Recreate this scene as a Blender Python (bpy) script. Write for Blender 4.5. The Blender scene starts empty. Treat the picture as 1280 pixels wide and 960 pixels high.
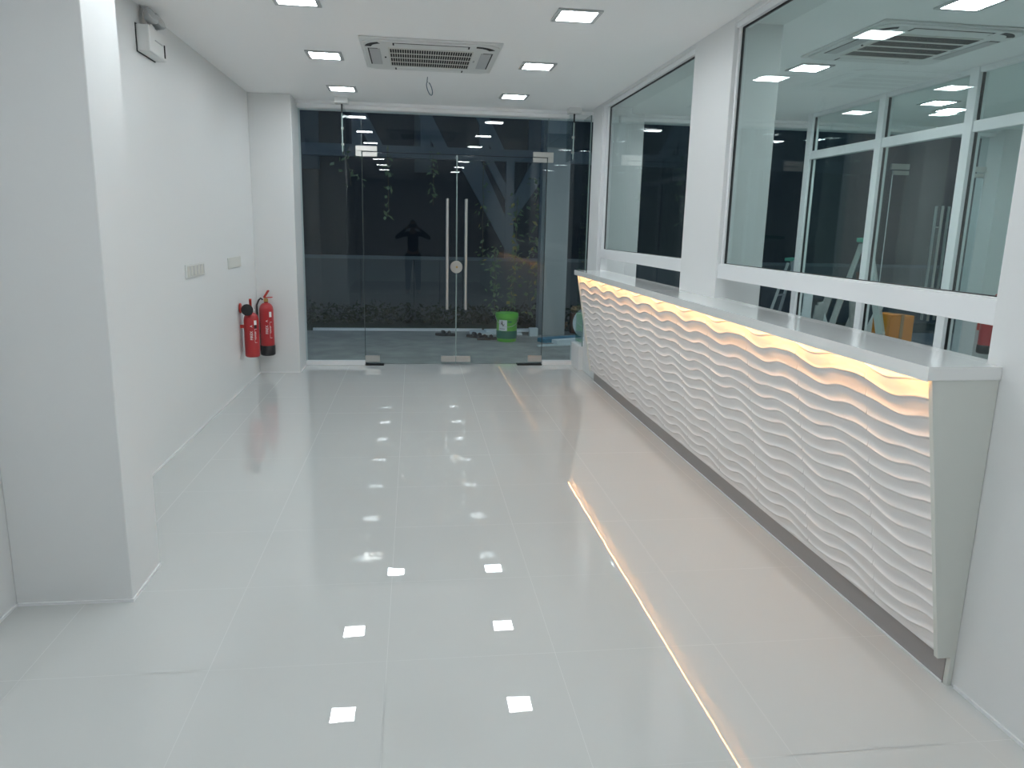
import bpy, bmesh, math, random
import numpy as np
from mathutils import Vector, Matrix
random.seed(7)
S = bpy.context.scene
COL = S.collection
PI = math.pi
CEIL = 2.70
YG = 8.17                     # plane of the glass front

# ------------------------------------------------------------------ materials
def new_mat(name):
    m = bpy.data.materials.new(name); m.use_nodes = True
    nt = m.node_tree
    return m, nt, nt.nodes['Principled BSDF']

def plain(name, col, rough=.5, metal=0.0, spec=.5, bump=0.0, bscale=200, var=0.0, vscale=3.0, coat=0.0):
    m, nt, b = new_mat(name)
    b.inputs['Base Color'].default_value = (*col, 1)
    b.inputs['Roughness'].default_value = rough
    b.inputs['Metallic'].default_value = metal
    b.inputs['Specular IOR Level'].default_value = spec
    b.inputs['Coat Weight'].default_value = coat
    tc = nt.nodes.new('ShaderNodeTexCoord')
    if var > 0:
        n = nt.nodes.new('ShaderNodeTexNoise'); n.inputs['Scale'].default_value = vscale
        n.inputs['Detail'].default_value = 5
        nt.links.new(tc.outputs['Object'], n.inputs['Vector'])
        r = nt.nodes.new('ShaderNodeMix'); r.data_type = 'RGBA'
        r.inputs[6].default_value = (*[c*(1-var) for c in col], 1)
        r.inputs[7].default_value = (*[min(1, c*(1+var)) for c in col], 1)
        nt.links.new(n.outputs['Fac'], r.inputs[0]); nt.links.new(r.outputs[2], b.inputs['Base Color'])
    if bump > 0:
        n = nt.nodes.new('ShaderNodeTexNoise'); n.inputs['Scale'].default_value = bscale
        nt.links.new(tc.outputs['Object'], n.inputs['Vector'])
        bp = nt.nodes.new('ShaderNodeBump'); bp.inputs['Strength'].default_value = bump
        bp.inputs['Distance'].default_value = .002
        nt.links.new(n.outputs['Fac'], bp.inputs['Height']); nt.links.new(bp.outputs['Normal'], b.inputs['Normal'])
    return m

def emit(name, col, strength):
    m = bpy.data.materials.new(name); m.use_nodes = True
    nt = m.node_tree; nt.nodes.clear()
    e = nt.nodes.new('ShaderNodeEmission'); e.inputs[0].default_value = (*col, 1); e.inputs[1].default_value = strength
    o = nt.nodes.new('ShaderNodeOutputMaterial'); nt.links.new(e.outputs[0], o.inputs[0])
    return m

def glass(name, tint, f0=.04):
    """clear sheet glass: transparent body, mirror-like surface reflection growing towards grazing (Schlick)"""
    m = bpy.data.materials.new(name); m.use_nodes = True
    nt = m.node_tree; nt.nodes.clear(); L = nt.links
    g = nt.nodes.new('ShaderNodeNewGeometry')
    d = nt.nodes.new('ShaderNodeVectorMath'); d.operation = 'DOT_PRODUCT'
    L.new(g.outputs['Normal'], d.inputs[0]); L.new(g.outputs['Incoming'], d.inputs[1])
    def mth(op, a, b):
        n = nt.nodes.new('ShaderNodeMath'); n.operation = op
        for i, x in enumerate((a, b)):
            if x is None: continue
            if isinstance(x, (int, float)): n.inputs[i].default_value = x
            else: L.new(x, n.inputs[i])
        return n.outputs[0]
    c = mth('ABSOLUTE', d.outputs['Value'], None)
    k = mth('POWER', mth('SUBTRACT', 1.0, c), 5.0)
    f = mth('ADD', mth('MULTIPLY', k, 1-f0), f0)
    t = nt.nodes.new('ShaderNodeBsdfTransparent'); t.inputs[0].default_value = (*tint, 1)
    gl = nt.nodes.new('ShaderNodeBsdfGlossy'); gl.inputs['Roughness'].default_value = 0.0
    mx = nt.nodes.new('ShaderNodeMixShader'); L.new(f, mx.inputs[0]); L.new(t.outputs[0], mx.inputs[1]); L.new(gl.outputs[0], mx.inputs[2])
    o = nt.nodes.new('ShaderNodeOutputMaterial'); L.new(mx.outputs[0], o.inputs[0])
    return m

M = {}
M['wall'] = plain('wall_paint', (.745, .755, .755), .42, spec=.35, bump=.05, bscale=60)
M['ceil'] = plain('ceiling_paint', (.90, .90, .90), .6, spec=.3)
M['alu'] = plain('white_aluminium', (.80, .81, .82), .3)
M['gasket'] = plain('black_rubber', (.01, .01, .012), .6)
M['stone'] = plain('white_worktop', (.82, .83, .82), .12, coat=.4)
M['sidepanel'] = plain('white_laminate', (.66, .68, .64), .35)
M['wave'] = plain('white_gypsum_panel', (.80, .775, .765), .55)
M['kick'] = plain('brushed_grey_kickboard', (.36, .34, .335), .4, metal=.1)
M['red'] = plain('red_enamel', (.42, .012, .018), .28, coat=.5)
M['redp'] = plain('red_plastic', (.55, .04, .025), .35)
M['black'] = plain('black_plastic', (.012, .012, .014), .35)
M['blackm'] = plain('black_metal', (.015, .015, .015), .4, metal=.5)
M['steel'] = plain('satin_stainless', (.62, .60, .57), .3, metal=1.0)
M['brass'] = plain('brass', (.6, .4, .15), .3, metal=1.0)
M['white'] = plain('white_plastic', (.72, .73, .72), .35)
M['greyp'] = plain('grey_plastic', (.48, .49, .50), .4)
M['offw'] = plain('off_white_plastic', (.62, .62, .58), .4)
M['dark'] = plain('dark_slot', (.012, .012, .014), .8)
M['label'] = plain('white_label', (.8, .8, .8), .5)
M['chrome'] = plain('chrome_reflector', (.7, .7, .7), .15, metal=1.0)
M['green'] = plain('green_plastic', (.13, .52, .05), .35)
M['dgreen'] = plain('dark_green_band', (.02, .16, .10), .4)
M['blue'] = plain('blue_board', (.06, .22, .33), .5)
M['pale'] = plain('pale_board', (.62, .68, .70), .5, var=.1, vscale=20)
M['tan'] = plain('tan_sack', (.30, .20, .11), .9, var=.4, vscale=25, bump=.6, bscale=40)
M['navy'] = plain('navy_cloth', (.03, .05, .16), .9)
M['shoe'] = plain('black_rubber_sandal', (.015, .015, .017), .6)
M['concrete'] = plain('screed_concrete', (.30, .305, .285), .55, var=.55, vscale=3.5, bump=.3, bscale=20)
M['wallout'] = plain('grey_render', (.105, .12, .13), .8, var=.15, vscale=3)
M['wallback'] = plain('pale_back_wall', (.86, .87, .88), .6)
M['backdrop'] = plain('dark_blue_grey_render', (.045, .05, .058), .9, var=.2, vscale=1.5)
M['steelout'] = plain('grey_painted_steel', (.16, .19, .21), .6, var=.1, vscale=4)
M['colout'] = plain('pale_grey_column', (.36, .38, .38), .6)
M['leaf'] = plain('leaf_green', (.16, .24, .12), .6, var=.5, vscale=9)
M['leafy'] = plain('leaf_yellow', (.34, .30, .08), .6)
M['stem'] = plain('vine_stem', (.14, .12, .07), .8)
M['hedge'] = plain('hedge_green', (.02, .034, .018), .8, var=.5, vscale=12)
M['orange'] = plain('orange_carton', (.55, .20, .02), .6, var=.1, vscale=8)
M['ladder'] = plain('ladder_aluminium', (.55, .56, .56), .35, metal=.6)
M['ladgreen'] = plain('green_ladder_cap', (.05, .30, .22), .5)
M['rub'] = plain('grey_board_offcut', (.34, .36, .36), .8, var=.3, vscale=12)
M['brown'] = plain('brown_timber', (.13, .06, .045), .7)
M['skin'] = plain('skin', (.36, .20, .13), .5)
M['shirt'] = plain('black_shirt', (.012, .013, .016), .9)
M['trouser'] = plain('dark_trousers', (.02, .022, .03), .9)
M['hair'] = plain('black_hair', (.008, .007, .006), .6)
M['cable'] = plain('blue_grey_cable', (.06, .12, .17), .4)
M['glass'] = glass('front_glass', (.90, .95, .955))
M['tglass'] = glass('teal_window_glass', (.905, .968, .960), .05)
M['gedge'] = plain('glass_edge', (.26, .34, .33), .15)
M['led'] = emit('downlight_diffuser', (.91, .97, 1.0), 26)
M['ledside'] = emit('side_room_diffuser', (.93, .97, 1.0), 46)
M['ledout'] = emit('porch_diffuser', (.90, .95, 1.0), 22)
M['strip'] = emit('warm_led_strip', (1.0, .46, .145), 24)

# floor tile: polished light grey porcelain
def floor_mat():
    m, nt, b = new_mat('polished_grey_tile')
    tc = nt.nodes.new('ShaderNodeTexCoord')
    n = nt.nodes.new('ShaderNodeTexNoise'); n.inputs['Scale'].default_value = 1.3; n.inputs['Detail'].default_value = 4
    nt.links.new(tc.outputs['Object'], n.inputs['Vector'])
    r = nt.nodes.new('ShaderNodeMix'); r.data_type = 'RGBA'
    r.inputs[6].default_value = (.535, .55, .54, 1); r.inputs[7].default_value = (.565, .58, .57, 1)
    nt.links.new(n.outputs['Fac'], r.inputs[0]); nt.links.new(r.outputs[2], b.inputs['Base Color'])
    b.inputs['Roughness'].default_value = .010
    b.inputs['IOR'].default_value = 1.6
    n2 = nt.nodes.new('ShaderNodeTexNoise'); n2.inputs['Scale'].default_value = 5; n2.inputs['Detail'].default_value = 1
    nt.links.new(tc.outputs['Object'], n2.inputs['Vector'])
    bp = nt.nodes.new('ShaderNodeBump'); bp.inputs['Strength'].default_value = .12; bp.inputs['Distance'].default_value = .002
    nt.links.new(n2.outputs['Fac'], bp.inputs['Height']); nt.links.new(bp.outputs['Normal'], b.inputs['Normal'])
    return m
M['tile'] = floor_mat()
M['grout'] = plain('pale_grout', (.60, .61, .60), .6)

# ------------------------------------------------------------------ mesh builder
class MB:
    def __init__(s): s.v = []; s.f = []; s.sm = []
    def add(s, vs, fs, smooth=False):
        o = len(s.v); s.v += [tuple(v) for v in vs]
        s.f += [tuple(i+o for i in f) for f in fs]; s.sm += [smooth]*len(fs)
    def box(s, x0, x1, y0, y1, z0, z1, rot=None, piv=None):
        vs = [Vector((x, y, z)) for z in (z0, z1) for x, y in ((x0, y0), (x1, y0), (x1, y1), (x0, y1))]
        if rot is not None:
            p = Vector(piv) if piv else sum(vs, Vector())/8
            vs = [p + rot @ (v-p) for v in vs]
        s.add(vs, [(0, 3, 2, 1), (4, 5, 6, 7), (0, 1, 5, 4), (1, 2, 6, 5), (2, 3, 7, 6), (3, 0, 4, 7)])
        return s
    def bar(s, a, b, w, h=None, up=(0, 0, 1)):
        a, b = Vector(a), Vector(b); h = h or w
        d = (b-a).normalized(); u = Vector(up)
        if abs(d.dot(u)) > .99: u = Vector((0, 1, 0))
        r = d.cross(u).normalized()*w/2; q = r.cross(d).normalized()*h/2
        vs = [p+i*r+j*q for p in (a, b) for i, j in ((-1, -1), (1, -1), (1, 1), (-1, 1))]
        s.add(vs, [(0, 1, 2, 3), (7, 6, 5, 4), (0, 4, 5, 1), (1, 5, 6, 2), (2, 6, 7, 3), (3, 7, 4, 0)]); return s
    def tube(s, pts, r, n=10, cap=True):
        pts = [Vector(p) for p in pts]; rings = []
        prev = None
        for i, p in enumerate(pts):
            d = (pts[min(i+1, len(pts)-1)]-pts[max(i-1, 0)]).normalized()
            u = prev if prev else (Vector((0, 0, 1)) if abs(d.z) < .9 else Vector((1, 0, 0)))
            u = (u-d*u.dot(d)).normalized(); w = d.cross(u); prev = u
            rr = r[i] if isinstance(r, (list, tuple)) else r
            rings.append([p+rr*(math.cos(2*PI*k/n)*u+math.sin(2*PI*k/n)*w) for k in range(n)])
        vs = [v for g in rings for v in g]; fs = []
        for i in range(len(pts)-1):
            for k in range(n):
                k2 = (k+1) % n; fs.append((i*n+k, i*n+k2, (i+1)*n+k2, (i+1)*n+k))
        if cap: fs += [tuple(range(n-1, -1, -1)), tuple((len(pts)-1)*n+k for k in range(n))]
        s.add(vs, fs, True); return s
    def lathe(s, prof, c=(0, 0, 0), n=32, axis='Z', mat=None):
        vs = []; fs = []
        for (r, h) in prof:
            for k in range(n):
                a = 2*PI*k/n; p = Vector((r*math.cos(a), r*math.sin(a), h))
                if axis == 'Y': p = Vector((p.x, p.z, p.y))
                if axis == 'X': p = Vector((p.z, p.x, p.y))
                if mat: p = mat @ p
                vs.append(p+Vector(c))
        m = len(prof)
        for i in range(m-1):
            for k in range(n):
                k2 = (k+1) % n; fs.append((i*n+k, i*n+k2, (i+1)*n+k2, (i+1)*n+k))
        fs += [tuple(range(n-1, -1, -1)), tuple((m-1)*n+k for k in range(n))]
        s.add(vs, fs, True); return s
    def prism(s, poly, axis, a, b):
        """poly: list of 2D points in the plane normal to axis"""
        def P(u, v, w):
            return {'X': (w, u, v), 'Y': (u, w, v), 'Z': (u, v, w)}[axis]
        n = len(poly)
        vs = [P(u, v, a) for u, v in poly]+[P(u, v, b) for u, v in poly]
        fs = [tuple(range(n-1, -1, -1)), tuple(range(n, 2*n))]+[(i, (i+1) % n, n+(i+1) % n, n+i) for i in range(n)]
        s.add(vs, fs); return s
    def build(s, name, mat, parent=None, bevel=0, seg=2, loc=None):
        me = bpy.data.meshes.new(name)
        me.from_pydata([tuple(v) for v in s.v], [], s.f); me.update()
        if any(s.sm): me.polygons.foreach_set('use_smooth', s.sm)
        bm = bmesh.new(); bm.from_mesh(me); bmesh.ops.recalc_face_normals(bm, faces=bm.faces); bm.to_mesh(me); bm.free()
        if any(s.sm):
            try: me.set_sharp_from_angle(angle=math.radians(40))
            except Exception: pass
        me.materials.append(M[mat] if isinstance(mat, str) else mat)
        o = bpy.data.objects.new(name, me); COL.objects.link(o)
        if parent is not None:
            o.parent = parent
            if loc is None: o.location = -Vector(parent.location) if parent.get('_w') else (0, 0, 0)
        if loc is not None: o.location = loc
        if bevel:
            b = o.modifiers.new('bevel', 'BEVEL'); b.width = bevel; b.segments = seg; b.limit_method = 'ANGLE'; b.angle_limit = math.radians(50)
        return o

def tag(o, label=None, cat=None, group=None, kind=None):
    if label: o['label'] = label
    if cat: o['category'] = cat
    if group: o['group'] = group
    if kind: o['kind'] = kind
    return o
def root(name, loc, rz=0.0):
    """Empty at the thing's base; children are modelled in its local frame"""
    o = bpy.data.objects.new(name, None); COL.objects.link(o)
    o.empty_display_size = .1; o.location = loc; o.rotation_euler.z = rz; return o
def struct(o): o['kind'] = 'structure'; return o
def copy_tree(o, parent=None):
    c = o.copy(); COL.objects.link(c); c.parent = parent
    for ch in list(o.children): copy_tree(ch, c)
    return c
def text_mesh(txt, size, depth=.0005):
    cu = bpy.data.curves.new('lettering', 'FONT'); cu.body = txt; cu.size = size; cu.extrude = depth
    cu.align_x = 'CENTER'; cu.align_y = 'CENTER'
    t = bpy.data.objects.new('lettering', cu); COL.objects.link(t)
    bpy.context.view_layer.update()
    me = bpy.data.meshes.new_from_object(t.evaluated_get(bpy.context.evaluated_depsgraph_get()))
    bpy.data.objects.remove(t); bpy.data.curves.remove(cu); return me

# ------------------------------------------------------------------ camera
def Rw(pitch, yaw, roll):
    f = Vector((math.sin(yaw)*math.cos(pitch), math.cos(yaw)*math.cos(pitch), -math.sin(pitch)))
    r = Vector((math.cos(yaw), -math.sin(yaw), 0)); u = r.cross(f)
    c, s = math.cos(roll), math.sin(roll)
    return c*r+s*u, -s*r+c*u, f
r_, u_, f_ = Rw(.20605976, .13284587, .02285914)
cd = bpy.data.cameras.new('camera'); cam = bpy.data.objects.new('camera', cd); COL.objects.link(cam)
cam.matrix_world = Matrix(((r_.x, u_.x, -f_.x, 0), (r_.y, u_.y, -f_.y, 0), (r_.z, u_.z, -f_.z, 1.5), (0, 0, 0, 1)))
cd.sensor_width = 36; cd.lens = 36*932.645/1280; cd.clip_start = .02; cd.clip_end = 200
S.camera = cam

# ------------------------------------------------------------------ floor (tilted single tiles over grout)
XL, XR = -1.557, 1.819
mb = MB(); rnd = random.Random(3)
def tiles(x0, x1, y0, y1, ox=-.10, oy=2.40, st=.6, gap=.0006):
    i0 = math.floor((x0-ox)/st); i1 = math.ceil((x1-ox)/st)
    j0 = math.floor((y0-oy)/st); j1 = math.ceil((y1-oy)/st)
    for i in range(i0, i1):
        for j in range(j0, j1):
            a, b = max(x0, ox+i*st+gap), min(x1, ox+(i+1)*st-gap)
            c, d = max(y0, oy+j*st+gap), min(y1, oy+(j+1)*st-gap)
            if b-a < .01 or d-c < .01: continue
            z = [rnd.uniform(-.00022, .00022) for _ in range(4)]
            mb.add([(a, c, z[0]), (b, c, z[1]), (b, d, z[2]), (a, d, z[3])], [(0, 1, 2, 3)])
tiles(-1.60, 1.90, -4.5, 8.20)
fl = struct(mb.build('floor', 'tile'))
g = MB().box(-2.2, 7.6, -4.7, 8.20, -.05, -.0016).build('floor_grout_bed', 'grout', fl)
mb = MB(); tiles(2.0, 7.4, .8, 8.20); mb.build('side_room_tiles', 'tile', fl)

# ------------------------------------------------------------------ ceiling
mb = MB()
mb.box(-2.2, 7.6, -4.7, 8.30, CEIL, CEIL+.1)
mb.box(-1.30, 7.0, 8.02, 8.30, 2.672, CEIL)       # stepped head over the glass front
mb.box(-1.30, 7.0, 8.08, 8.30, 2.640, 2.672)
ce = struct(mb.build('ceiling', 'ceil'))

# ------------------------------------------------------------------ walls
mb = MB()
mb.box(-1.80, XL, -4.5, 8.12, 0, CEIL)
struct(mb.build('wall_left', 'wall'))
struct(MB().box(XL, -1.124, 2.92, 3.25, 0, CEIL).build('wall_left_pilaster', 'wall', bevel=.004))
struct(MB().box(XL, -1.158, 7.72, 8.30, 0, CEIL).build('wall_left_stub', 'wall', bevel=.004))
mb = MB()
mb.box(XR, 2.11, -4.5, 2.14, 0, CEIL)              # solid wall right of the counter
mb.box(1.8185, 2.11, 4.375, 5.0, 0, CEIL)           # pillar between the windows
mb.box(1.8185, 2.11, 7.43, 7.82, 0, CEIL)           # pier by the entrance
mb.box(1.819, 1.89, 2.14, 4.375, 0, 1.066)
mb.box(1.819, 1.89, 5.0, 7.43, 0, 1.066)            # apron wall behind the counter
mb.box(1.8185, 2.11, 2.14, 4.375, 2.672, CEIL); mb.box(1.8185, 2.11, 5.0, 7.43, 2.672, CEIL)
struct(mb.build('wall_right', 'wall', bevel=.004))
mb = MB(); mb.box(1.76, 2.31, 7.82, 8.24, 0, .262)
struct(mb.build('trim_1', 'wall', bevel=.004))      # low plinth under the return glass
struct(MB().box(2.11, 2.41, 8.0, 8.30, 0, CEIL).build('trim_2', 'wall', bevel=.004))
struct(MB().box(-1.80, 2.11, -4.7, -4.5, 0, CEIL).build('wall_back', 'wallback'))
struct(MB().box(2.11, 7.6, .6, .8, 0, CEIL).build('wall_side_room_near', 'wall'))
mb = MB(); mb.box(7.4, 7.6, .8, 8.3, 0, CEIL); mb.box(6.55, 7.4, 7.95, 8.30, 0, CEIL)
struct(mb.build('wall_side_room_far', 'wall'))
# thin pale sealant line along the base of the walls
mb = MB()
mb.box(XL, XL+.006, 3.25, 7.72, 0, .012); mb.box(XL, XL+.006, -4.4, 2.92, 0, .012)
mb.box(XL, -1.118, 2.914, 2.92, 0, .012); mb.box(-1.124, -1.118, 2.92, 3.25, 0, .012)
mb.box(XL, -1.152, 7.714, 7.72, 0, .012); mb.box(-1.158, -1.152, 7.72, 8.12, 0, .012)
struct(mb.build('baseboard_left', 'alu'))
mb = MB(); mb.box(XR-.006, XR, -4.4, 2.06, 0, .012); struct(mb.build('baseboard_right', 'alu'))

# ------------------------------------------------------------------ windows over the counter
def window(name, y0, y1, label):
    w = root(name, (1.86, y0, 1.23)); struct(w)
    L = y1-y0; T = 2.672-1.23
    f = MB()
    f.box(-.033, .04, 0, L, 0, .082); f.box(-.026, .04, 0, L, .082, .088)
    f.box(-.030, .04, 0, L, T-.030, T)
    f.box(-.018, .03, 0, .028, .082, T-.03); f.box(-.018, .03, L-.028, L, .082, T-.03)
    f.build('window_frame', 'alu', w, bevel=.002)
    z0, z1 = .088, T-.030
    MB().box(-.004, .004, .028, L-.028, z0, z1).build('window_pane', 'tglass', w)
    gk = MB(); e = .0075
    gk.box(-.0065, .0065, .028, L-.028, z1-e, z1); gk.box(-.0065, .0065, L-.028-e, L-.028, z0, z1)
    gk.box(-.0065, .0065, .028, .028+.003, z0, z1); gk.box(-.0065, .0065, .028, L-.028, z0, z0+.003)
    gk.build('gasket', 'gasket', w)
window('window_1', 2.14, 4.375+.0, '')
window('window_2', 5.0, 7.30, '')
MB().box(1.83, 1.90, 7.30, 7.43, 1.066, 2.672).build('trim_3', 'alu')['kind'] = 'structure'

# ------------------------------------------------------------------ glass front with double door
def pane(mb, x0, x1, z0, z1, y=YG): mb.box(x0, x1, y-.006, y+.006, z0, z1)
w3 = root('window_3', (0, YG, 0)); struct(w3)
def P(x0, x1, z0, z1): return MB().box(x0, x1, -.006, .006, z0, z1)
P(-1.158, -.532, .05, 2.66).build('window_pane', 'glass', w3)
P(-.528, 1.418, 2.243, 2.66).build('window_pane', 'glass', w3)
P(1.422, 1.875, .05, 2.66).build('window_pane', 'glass', w3)
k = MB(); k.box(-1.158, -.53, -.03, .03, 0, .05); k.box(1.42, 1.76, -.03, .03, 0, .05); k.build('bottom_rail', 'alu', w3, bevel=.002)
e = MB()
for x in (-.530, 1.420): e.box(x-.0018, x+.0018, -.0065, .0065, 2.243, 2.66); e.box(x-.0015, x+.0015, -.0065, .0065, .05, 2.243)
e.build('glass_joint', 'gedge', w3)
# return pane beside the counter
w5 = root('window_5', (1.80, 7.82, .262)); struct(w5)
MB().box(-.005, .005, 0, .34, 0, 2.378).build('window_pane', 'glass', w5)
MB().box(-.006, .006, 0, .003, 0, 2.378).build('glass_edge', 'gedge', w5)

def patch(mb, x0, x1, z0, z1, t=.018): mb.box(x0, x1, -t, t, z0, z1)
def door(name, x0, x1, hinge):
    d = root(name, (hinge, YG, 0)); struct(d)
    a, b = x0-hinge, x1-hinge
    MB().box(a+.002, b-.002, -.006, .006, .012, 2.238).build('door_glass', 'glass', d)
    sgn = 1 if b > -a else -1
    o = 0.0
    pb = MB(); patch(pb, *(sorted((sgn*.002, sgn*.158))), .034, .104); pb.build('bottom_patch_fitting', 'steel', d, bevel=.003)
    ps = MB(); patch(ps, *(sorted((sgn*.008, sgn*.158))), 2.190, 2.236); ps.build('top_patch_fitting', 'steel', d, bevel=.003)
    free = b if sgn > 0 else a
    pl = MB(); patch(pl, *(sorted((free-sgn*.003, free-sgn*.163))), .034, .100); pl.build('bottom_lock_patch', 'steel', d, bevel=.003)
    hx = free-sgn*.100
    h = MB()
    for s in (-1, 1):
        h.tube([(hx, s*.055, .617), (hx, s*.055, 1.79)], .0145, 16)
    for z in (.80, 1.62): h.tube([(hx, -.055, z), (hx, .055, z)], .008, 12)
    h.build('pull_handle', 'steel', d)
    ee = MB(); ee.box(free-sgn*.006, free, -.0065, .0065, .012, 2.238) if sgn > 0 else ee.box(free, free+.006, -.0065, .0065, .012, 2.238)
    ee.build('glass_edge', 'gedge', d)
    th = MB(); th.box(a+.002, b-.002, -.0065, .0065, 2.2345, 2.2385); th.build('top_glass_edge', 'gasket', d)
    hc = MB(); hc.box(*(sorted((sgn*.0, sgn*.005))), -.0065, .0065, .1, 2.19); hc.build('hinge_side_gap', 'gasket', d)
    return d
d1 = door('door_1', -.530, .455, -.530)
lk = MB().lathe([(.062, -.022), (.066, -.018), (.066, .018), (.062, .022)], (.455+.530, 0, 1.074), 32, 'Y').build('round_lock', 'steel', d1)
MB().tube([(.455+.530+.004, -.027, 1.074), (.455+.530+.004, -.021, 1.074)], .012, 16).build('lock_cylinder', 'brass', lk)
d2 = door('door_2', .455, 1.420, 1.420)
for x, sx, nm in ((-.530, 1, 'trim_4'), (1.420, -1, 'trim_5')):
    t = root(nm, (x, YG, 2.24)); struct(t)
    q = MB(); q.box(*(sorted((-sx*.062, sx*.158))), -.018, .018, .004, .056); q.box(*(sorted((-sx*.062, -sx*.003))), -.018, .018, -.05, .004)
    q.build('transom_patch_fitting', 'steel', t, bevel=.003)
fs = MB(); fs.box(-.53, -.33, YG-.05, YG+.05, 0, .010); struct(fs.build('trim_6', 'blackm'))
fs = MB(); fs.box(1.14, 1.42, YG-.05, YG+.05, 0, .010); struct(fs.build('trim_7', 'blackm'))
# glass fins hung from ceiling blocks
for x, nm in ((-.69, 'trim_8'), (1.62, 'trim_9')):
    t = root(nm, (x, 7.82, 2.20)); struct(t)
    MB().box(-.006, .006, 0, .34, 0, .46).build('glass_fin', 'glass', t)
    MB().box(-.0065, .0065, -.002, .002, 0, .46).build('glass_edge', 'gedge', t)
    MB().box(-.0075, .0075, -.006, .0, .36, .45).build('dark_gasket', 'gasket', t)
    MB().box(-.062, .062, -.07, .07, .445, .50).build('ceiling_block', 'white', t, bevel=.003)
    q = MB()
    for z in (.07, .22): q.lathe([(.012, -.012), (.012, .012)], (0, .02, z), 16, 'X')
    q.build('fin_bolt', 'steel', t)

# ------------------------------------------------------------------ side room: glazed partition and second glass front
w4 = root('window_4', (4.0, 4.0, 0)); struct(w4)
f = MB(); Y0, Y1 = -3.2, 3.56
ys = [3.50, 2.30, 1.22, .10, -1.0, -2.1, -3.2]
f.box(0, .06, Y0, Y1, 2.25, 2.33); f.box(0, .06, Y0, Y1, 2.66, 2.70); f.box(0, .06, Y0, Y1, 0, .08)
for y in ys: f.box(-.01, .07, y-.045, y+.045, 0, 2.70)
f.build('window_frame', 'alu', w4, bevel=.003)
p = MB(); gk = MB()
for i in range(len(ys)-1):
    a, b = ys[i+1]+.045, ys[i]-.045
    for z0, z1 in ((.08, 2.25), (2.33, 2.66)):
        p.box(.026, .034, a, b, z0, z1)
        gk.box(.020, .040, b-.008, b, z0, z1); gk.box(.020, .040, a, a+.008, z0, z1)
p.build('window_pane', 'tglass', w4); gk.build('gasket', 'gasket', w4)
w6 = root('window_6', (0, YG, 0)); struct(w6)
for x0, x1, z0, z1 in ((2.42, 4.40, .05, 2.66), (4.404, 5.40, .05, 2.66), (5.404, 6.54, 2.243, 2.66)):
    P(x0, x1, z0, z1).build('window_pane', 'glass', w6)
k = MB(); k.box(2.42, 5.40, -.03, .03, 0, .05); k.build('bottom_rail', 'alu', w6)
def side_door(name, hx, fx, hz0, hz1):
    d = root(name, (hx, YG, 0)); struct(d); s = 1 if fx > hx else -1; w = abs(fx-hx)
    MB().box(*sorted((s*.003, s*(w-.003))), -.006, .006, .012, 2.238).build('door_glass', 'glass', d)
    q = MB(); q.box(*sorted((-s*.03, s*.19)), -.018, .018, 2.25, 2.31); q.box(*sorted((s*.008, s*.19)), -.018, .018, 2.19, 2.235); q.build('top_patch_fitting', 'steel', d)
    q = MB(); q.box(*sorted((s*.003, s*.16)), -.018, .018, .034, .104); q.build('bottom_patch_fitting', 'steel', d)
    h = MB(); x = s*(w-.075)
    for t in (-1, 1): h.tube([(x, t*.055, hz0), (x, t*.055, hz1)], .016, 14)
    for z in (.8, 1.62): h.tube([(x, -.055, z), (x, .055, z)], .008, 10)
    h.build('pull_handle', 'steel', d)
    e = MB(); e.box(*sorted((0, s*.004)), -.0065, .0065, .1, 2.19); e.build('glass_edge', 'alu', d)
side_door('door_3', 5.40, 6.115, .53, 1.86)
side_door('door_4', 6.54, 6.125, .53, 1.86)

# ------------------------------------------------------------------ reception counter
YN, YF = 2.07, 7.29
rc = root('reception_counter', (1.7, 4.68, 0))
tag(rc, 'long white reception counter with a wavy sculpted front under the two wall windows', 'reception counter')
def loc(x, y, z): return (x-1.7, y-4.68, z)
def lbox(mb, x0, x1, y0, y1, z0, z1): mb.box(x0-1.7, x1-1.7, y0-4.68, y1-4.68, z0, z1); return mb
tp = MB(); lbox(tp, 1.568, 1.817, YN, YF, 1.068, 1.110); lbox(tp, 1.568, 1.571, YN, YF, 1.0635, 1.068)
tp.build('countertop', 'stone', rc, bevel=.0)
struct(MB().box(1.818, 1.878, 2.142, 4.372, 1.067, 1.110).build('trim_10', 'stone')); struct(MB().box(1.818, 1.878, 5.002, 7.299, 1.067, 1.110).build('trim_11', 'stone'))
# wave front, real relief on an inclined plane
A = Vector((1.603, 0, 1.066)); B = Vector((1.768, 0, .115)); H = (B-A).length
dn = (B-A).normalized(); nn = Vector((dn.z, 0, -dn.x)).normalized()
if nn.x > 0: nn = -nn
PY0, PY1 = YN+.025, YF-.065
ny, ns = 1050, 460
yy = PY0+(PY1-PY0)*np.linspace(0, 1, ny)**1.35; ss = np.linspace(0, H, ns)
YY, SS = np.meshgrid(yy, ss, indexing='ij')
k = 2*PI/.5
tY = (YY-2.45)*k; tS = SS*k
warp = (.0135+.005*np.sin(tS+2.0))*np.sin(tY+.5*np.sin(tS)) + .0035*np.sin(2*tY+2*tS) + .006*np.sin(tS+1.0)
ph = (SS+warp+.032)/.0600
fr = ph-np.floor(ph)
d0 = .83
dep = np.where(fr < d0, (fr/d0)**4.6, (1+np.cos((fr-d0)/(1-d0)*PI))/2)
amp = .0074*(1+.2*np.sin(tY+2*tS))
hgt = dep*amp
jy = np.abs(((YY-2.45+.25) % .5)-.25); hgt = np.where(jy < .0024, hgt*.25, hgt)
eb = np.clip((H-SS)/.02, 0, 1); hgt = hgt*eb+.004*(1-eb)
Xc = A.x+dn.x*SS+nn.x*hgt-1.7; Zc = A.z+dn.z*SS+nn.z*hgt; Yc = YY-4.68
co = np.stack([Xc, Yc, Zc], -1).reshape(-1, 3)
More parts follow.
